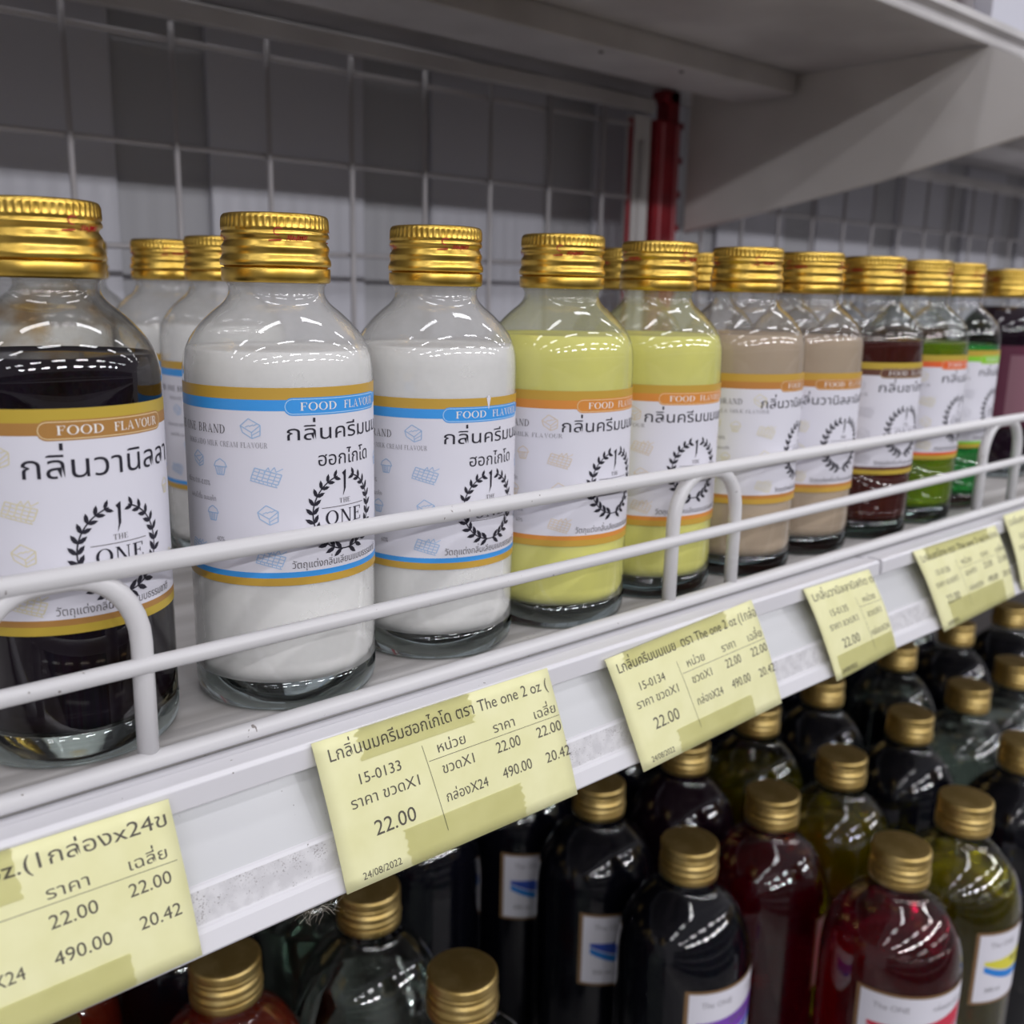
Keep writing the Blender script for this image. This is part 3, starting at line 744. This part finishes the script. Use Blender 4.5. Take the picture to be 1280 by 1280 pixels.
# ------------------------------------------------------------------ back of the bay
YB = 494.5
def bay_mesh(x0, n, xa, xb, label):
    g = root('wire_mesh_panel', ((xa + xb) / 2, YB, 100), label, 'wire mesh', 'wire mesh back panels')
    for i in range(n):
        d = MB(); x = x0 + 50.3 * i; d.tube([(x, YB - 1.4, -18), (x, YB - 1.4, 217)], 1.45, MESHW, 8); part(d, 'wire', g)
    for k in range(5):
        z = 209 - 48.3 * k; d = MB(); d.tube([(xa, YB + 1.2, z), (xb, YB + 1.2, z)], 1.45, MESHW, 8); part(d, 'wire', g)
bay_mesh(168.5 - 50.3 * 6, 14, -180, 549, 'white wire mesh behind the bottles left of the red upright')
bay_mesh(683 - 50.3, 17, 618, 1500, 'white wire mesh beyond the slanted bracket')
wall = MB(); wall.box(-400, 1700, 534, 542, -360, 300, BACKG)
wo = wall.obj('wall_back'); wo['kind'] = 'structure'
for i in range(-3, 10):
    xa = 105 + 149 * i; d = MB(); d.box(xa, xa + 98, 530, 534, -30, 238, BOARD)
    b = d.obj('board', wo, .8)
lp = MB(); lp.box(-400, 1700, 512, 520, ZLP, -30, mat('painted_back_shade', (.05, .043, .042), .6)); o = lp.obj('added_dark_panel', None, .6)  # added panel, its dark colour deepens the shade behind the large bottles
tag(o, 'added dark panel deepening the shade behind the lower shelf bottles', 'panel')
# uprights
u = root('red_upright', (593, 500, 110), 'dark red slotted upright between the two shelf bays', 'upright')
d = MB(); d.box(580, 606.5, 497, 512, -24, 216, RED); part(d, 'column', u, .8)
d = MB(); d.box(593, 604, 497, 510, 216, 237, RED); part(d, 'hook', u, .8); d = MB(); d.box(588, 604, 497, 510, 229, 237, RED); part(d, 'hook', u, .8)
d = MB(); d.box(585, 586.6, 495.8, 497.2, -24, 214, mat('painted_red_highlight', (.62, .22, .24), .3)); part(d, 'ridge', u)  # thin ridges whose pale colour is a highlight painted on the red
d = MB(); d.box(601, 602.6, 495.8, 497.2, -24, 214, MATS['painted_red_highlight']); part(d, 'ridge', u)
for k in range(9):
    d = MB(); z = 20 + 24 * k; d.box(606, 611, 498, 506, z, z + 5, RED); part(d, 'tooth', u, .6)
p = root('pale_post', (565, 500, 100), 'pale grey post between the wire mesh and the red upright', 'post')
d = MB(); d.box(557, 573.5, 497, 507, -24, 217, PALE); part(d, 'column', p, 1.0)
d = MB(); d.tube([(562.5, 496, -20), (562.5, 496, 200)], 1.8, PALE, 10); part(d, 'rod', p)
st = MB(); st.box(551.5, 554.5, 497, 499, -24, 214, RED); o = st.obj('red_strip', None, .5); tag(o, 'thin dark red strip at the right end of the wire mesh', 'strip')

# bracket gusset
b = root('shelf_bracket', (614, 380, 190), 'large pale slanted bracket plate holding up the upper shelf', 'bracket')
poly = [(494.5, 140), (494.5, 238), (281, 238), (262, 229), (246, 216), (236, 200), (234, 186), (255, 187.5), (340, 168), (422, 153.5)]
d = MB(); vs = [(612.6, y, z) for y, z in poly] + [(615, y, z) for y, z in poly]; n = len(poly)
tri = tessellate_polygon([[Vector((0, y, z)) for y, z in poly]])
d.add(vs, [tuple(t) for t in tri] + [tuple(i + n for i in t)[::-1] for t in tri] + [(i, (i + 1) % n, n + (i + 1) % n, n + i) for i in range(n)], BRK)
part(d, 'plate', b)
d = MB(); low = [(494.5, 140), (422, 153.5), (340, 168), (255, 187.5), (234, 186)]
d.tube([(614, y, z) for y, z in low], 1.5, BRK, 8); part(d, 'rolled_edge', b)

# ------------------------------------------------------------------ upper shelf
us = root('upper_shelf', (100, 385, 245), 'upper white shelf above the bottles, seen from below', 'shelf')
d = MB(); d.box(-400, 1700, 284, 485, 238.6, 241, UNDER); d.box(-400, 1700, 490, 534, 238.6, 241, UNDER); d.box(400, 1700, 485, 490, 238.6, 241, UNDER)   # rear slot added on the left to let light onto the mesh tops
part(d, 'deck', us)
d = MB(); d.box(-400, 608, 403, 450, 225, 238.6, UNDER); part(d, 'stiffener', us, 1.0)
d = MB(); d.box(618, 1700, 403, 450, 225, 238.6, UNDER); part(d, 'stiffener', us, 1.0)
d = MB(); d.box(-400, 576, 496, 503, 219.5, 228.8, UNDER); part(d, 'rear_bar', us, .6)
d = MB(); d.box(618, 1700, 489, 497, 207, 216, UNDER); part(d, 'rear_bar', us, .6)
d = MB(); d.extrude_x([(284, 237.5), (279.5, 237.8), (279, 240), (280.5, 244), (276, 246), (276, 250), (284, 252)], -400, 1700, UNDER); part(d, 'front_lip', us, .3)
for x in (-60, 250, 430, 500):
    d = MB(); d.lathe([(0, 224.2), (1.3, 224.3), (1.5, 225.2)], 12, GAP, cx=x, cy=412); part(d, 'rivet', us)
# goods standing on the upper shelf, cut by the top right corner of the photo
AMB = mat('amber_jar', (.45, .26, .06), .25); DKJ = mat('dark_jar', (.10, .08, .09), .3); PLJ = mat('pale_box', (.55, .55, .62), .5)
for (x, y, r_, h_, m, txt) in ((548, 306, 12, 40, AMB, 'amber jar on the upper shelf, left one at the top photo edge'), (592, 312, 15, 44, AMB, 'wider amber jar on the upper shelf beside the dark one'), (628, 309, 9, 38, DKJ, 'small dark jar on the upper shelf near the right corner')):
    t = root('jar', (x, y, 241), txt, 'jar', 'jars on the upper shelf')
    d = MB(); d.lathe([(0, 0), (r_ * .9, 0), (r_, 1.5), (r_, h_ * .75), (r_ * .8, h_ * .88), (0, h_ * .9)], 32, m); meshobj('body', d.mesh('body'), t)
    d = MB(); d.lathe([(r_ * .82, h_ * .86), (r_ * .84, h_), (0, h_)], 32, GOLD2); meshobj('lid', d.mesh('lid'), t)
d = MB(); d.box(646, 720, 296, 340, 241, 300, PLJ); o = d.obj('carton', None, .6); tag(o, 'pale carton on the upper shelf in the top right corner', 'box')

# ------------------------------------------------------------------ lower shelf and its large bottles
ZL = -350
ls = root('lower_shelf', (500, 320, ZL), 'shaded lower shelf holding the large gold-capped bottles', 'shelf')
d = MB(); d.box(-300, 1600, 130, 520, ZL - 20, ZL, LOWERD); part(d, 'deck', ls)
HB = 190
LSH = arc_prof([(33, 122), (32.8, 132), (31.4, 142), (28.2, 151), (23.4, 158.5), (18, 164), (14.2, 168), (13.2, 171), (13.2, 174)], 4)
def large_meshes():
    mb = MB(); mb.lathe([(0, 1.2), (24, 1), (29, 0), (31.5, 1), (33, 4), (33, 60)] + LSH, 64, GLASS_DK); return mb.mesh('glass_body')
LGB = large_meshes()
def big_liquid(level, m):
    pr = [(0, 6), (25, 6), (31, 8), (32.4, 12), (32.4, 60)]; z = 122
    while z < level: pr.append((inner_r(z, LSH, 33, .6), z)); z += 4
    r = inner_r(level, LSH, 33, .6); pr += [(r, level), (0, level)]
    mb = MB(); mb.lathe(pr, 64, m); return mb.mesh('liquid')
BORD = flat('brown_border', (.22, .13, .06), .5)
def big_label(c1, c2, word):
    s = Sheet(); W = 30
    s.rect(-W - 2, W + 16, -42, 0, BORD, 0, 1.5); s.rect(-W, W, -40.5, -1.6, LABEL, .05, 1.5); s.rect(W + 1.6, W + 15, -41, -1, LABEL, .05, 1.5)
    A = flat('swoosh_' + word + '_a', c1); B = flat('swoosh_' + word + '_b', c2)
    N_ = 30
    def band(f, g, m):
        vs = []
        for i in range(N_ + 1):
            x = -26 + 52 * i / N_; t = i / N_; vs += [(x, f(t)), (x, g(t))]
        s.items.append((vs, [(2 * i, 2 * i + 1, 2 * i + 3, 2 * i + 2) for i in range(N_)], m, .12))
    band(lambda t: -17 + 6 * t * t, lambda t: -19 - 9 * math.sin(min(1, t * 1.5) * 1.57) + 9 * t * t, A)
    band(lambda t: -19.6 - 9 * math.sin(min(1, t * 1.5) * 1.57) + 9 * t * t, lambda t: -23 - 10.5 * math.sin(min(1, t * 1.5) * 1.57) + 10.5 * t * t, B)
    s.text('The ONE', -24, -9, 4.2, INKL, .16); s.text('กลิ่นผสมอาหาร', 4, -9, 3.8, INKL, .16, width=20)
    s.text(word, -8, -20.5, 4.6, INKG, .2, width=18)
    s.text('500 ml', -24, -35, 3.6, INKG, .16); s.text('ส่วนประกอบ', 2, -35, 3.2, INKL, .16, width=16)
    for i in range(11): s.rect(W + 3, W + 13, -6 - i * 3, -4.8 - i * 3, INKG, .12, 1.5)
    return wrap(s, 33.08, 'label')
BL = {'red': big_label((.60, .03, .07), (.5, .03, .1), 'สละ'), 'yellow': big_label((.72, .66, .06), (.02, .22, .66), 'Banana'),
      'purple': big_label((.20, .06, .45), (.05, .12, .60), 'องุ่น'), 'blue': big_label((.03, .08, .45), (.02, .2, .6), 'บลู')}
_BLQ = {}
def big_bottle(x, y, lm, level, lab, face, label, z=ZL):
    t = root('large_bottle', (x, y, z), label, 'bottle', 'large gold-capped bottles on the lower shelf')
    meshobj('glass_body', LGB, t)
    k = (lm.name, level)
    if k not in _BLQ: _BLQ[k] = big_liquid(level, lm)
    meshobj('liquid', _BLQ[k], t)
    c = meshobj('cap', CAPL, t, (0, 0, 173)); meshobj('tamper_ring', RIML, c)
    if lab: meshobj('label', BL[lab], t, (0, 0, 132), R0(face + 90))
big_bottle(432, 194, CRIM, 150, 'red', -122, 'large crimson bottle with red and white label, front row')
big_bottle(503, 195, YEL, 150, 'yellow', -80, 'large olive-yellow bottle with yellow and blue label, front row')
big_bottle(600, 203, BLK, 160, 'purple', -80, 'large black bottle cut by the right photo edge')
big_bottle(356, 262, BLK, 166, 'purple', -84, 'large black bottle with purple and white label left of the crimson one')
big_bottle(429, 264, CRIM, 158, 'purple', -40, 'large dark crimson bottle behind the black purple-label bottle')
big_bottle(498, 264, YEL, 150, 'yellow', -10, 'large yellow bottle behind the crimson ones, glowing gold')
big_bottle(585, 267, BLK, 162, None, 0, 'large black bottle with clear neck behind the olive-yellow one')
big_bottle(661, 264, CLEARL, 150, None, 0, 'large clear bottle behind the black one, pale green tint')
big_bottle(732, 262, CLEARL, 150, None, 0, 'large clear bottle near the right photo edge, second from the edge')
big_bottle(214, 260, CLEARL, 140, None, 0, 'large clear bottle with gold cap at the bottom photo edge')
big_bottle(148, 326, RUST, 158, None, 0, 'large rust-red bottle under the first price tag')
big_bottle(217, 329, CLEARL, 132, None, 0, 'large clear bottle under the 15-0133 price tag')
big_bottle(365, 330, BLK, 164, 'blue', -95, 'large black bottle with blue and white label under the 15-0133 tag')
big_bottle(441, 332, MAROON, 164, None, 0, 'large dark maroon bottle hidden up to its neck under the 15-0134 tag')
big_bottle(518, 335, YEL, 145, None, 0, 'large yellow bottle under the right end of the 15-0134 tag')
big_bottle(592, 333, BLK, 160, None, 0, 'large black bottle under the lip between the 15-0134 and 15-0135 tags')
big_bottle(697, 334, CLEARL, 150, None, 0, 'large clear bottle just under the 15-0135 tag')
big_bottle(786, 330, BLK, 160, None, 0, 'large black bottle under the blurred tag')
big_bottle(868, 321, BLK, 160, None, 0, 'large black bottle farthest right below the blurred tag')
big_bottle(371, 398, BLK, 164, 'blue', -96, 'large black bottle with label strip deep under the 15-0133 tag')
big_bottle(300, 400, BLK, 164, None, 0, 'unlabelled black bottle deepest under the 15-0133 tag')
big_bottle(98, 400, RUST, 158, None, 0, 'rust-red bottle in the dark rear row behind the other rust-red ones')
big_bottle(80, 330, RUST, 158, None, 0, 'large rust-red bottle at the bottom left under the first tag')
big_bottle(445, 400, BLK, 160, None, 0, 'black bottle in the dark rear row behind the maroon one')
big_bottle(520, 402, BLK, 160, None, 0, 'black bottle in the dark rear row behind the yellow ones')
big_bottle(600, 402, BLK, 160, None, 0, 'black bottle in the dark rear row below the channel joint')
big_bottle(680, 404, BLK, 160, None, 0, 'black bottle in the dark rear row behind the clear bottle')
big_bottle(760, 404, BLK, 160, None, 0, 'black bottle in the dark rear row below the blurred tag')
big_bottle(840, 400, BLK, 160, None, 0, 'black bottle at the right end of the dark rear row')
big_bottle(165, 400, BLK, 150, None, 0, 'black bottle in the dark rear row behind the rust-red and clear ones')
big_bottle(232, 400, CLEARL, 140, None, 0, 'clear bottle in the dark rear row behind the clear ones')

# ------------------------------------------------------------------ unseen aisle on the camera's side, added for the glass to reflect
fm = mat('floor_tile', (.42, .40, .38), .35); noise_col(fm, (.36, .34, .33), (.46, .44, .42), 3)
f = MB(); f.box(-6000, 8000, -6500, 620, -1010, -1000, fm); o = f.obj('floor'); o['kind'] = 'structure'
gm = mat('unseen_goods', (.12, .11, .12), .6)
nt = gm.node_tree; N = nt.nodes; tc = N.new('ShaderNodeTexCoord'); vo = N.new('ShaderNodeTexVoronoi'); vo.inputs['Scale'].default_value = 9
hs = N.new('ShaderNodeHueSaturation'); hs.inputs['Saturation'].default_value = .5; hs.inputs['Value'].default_value = .22
nt.links.new(tc.outputs['Object'], vo.inputs['Vector']); nt.links.new(vo.outputs['Color'], hs.inputs['Color']); nt.links.new(hs.outputs[0], bsdf(gm).inputs['Base Color'])
og = root('unseen_gondola', (500, -2100, -1000), 'unseen low shelving unit of dark goods behind the camera, added for reflections in the glass', 'shelving')
for z in (-1000, -560, -120, 300):
    f = MB(); f.box(-5000, 7000, -2250, -1850, z + 30, z + 330, gm); part(f, 'goods_row', og)
    f = MB(); f.box(-5000, 7000, -2260, -1780, z, z + 30, UNDER); part(f, 'shelf_deck', og, 2)
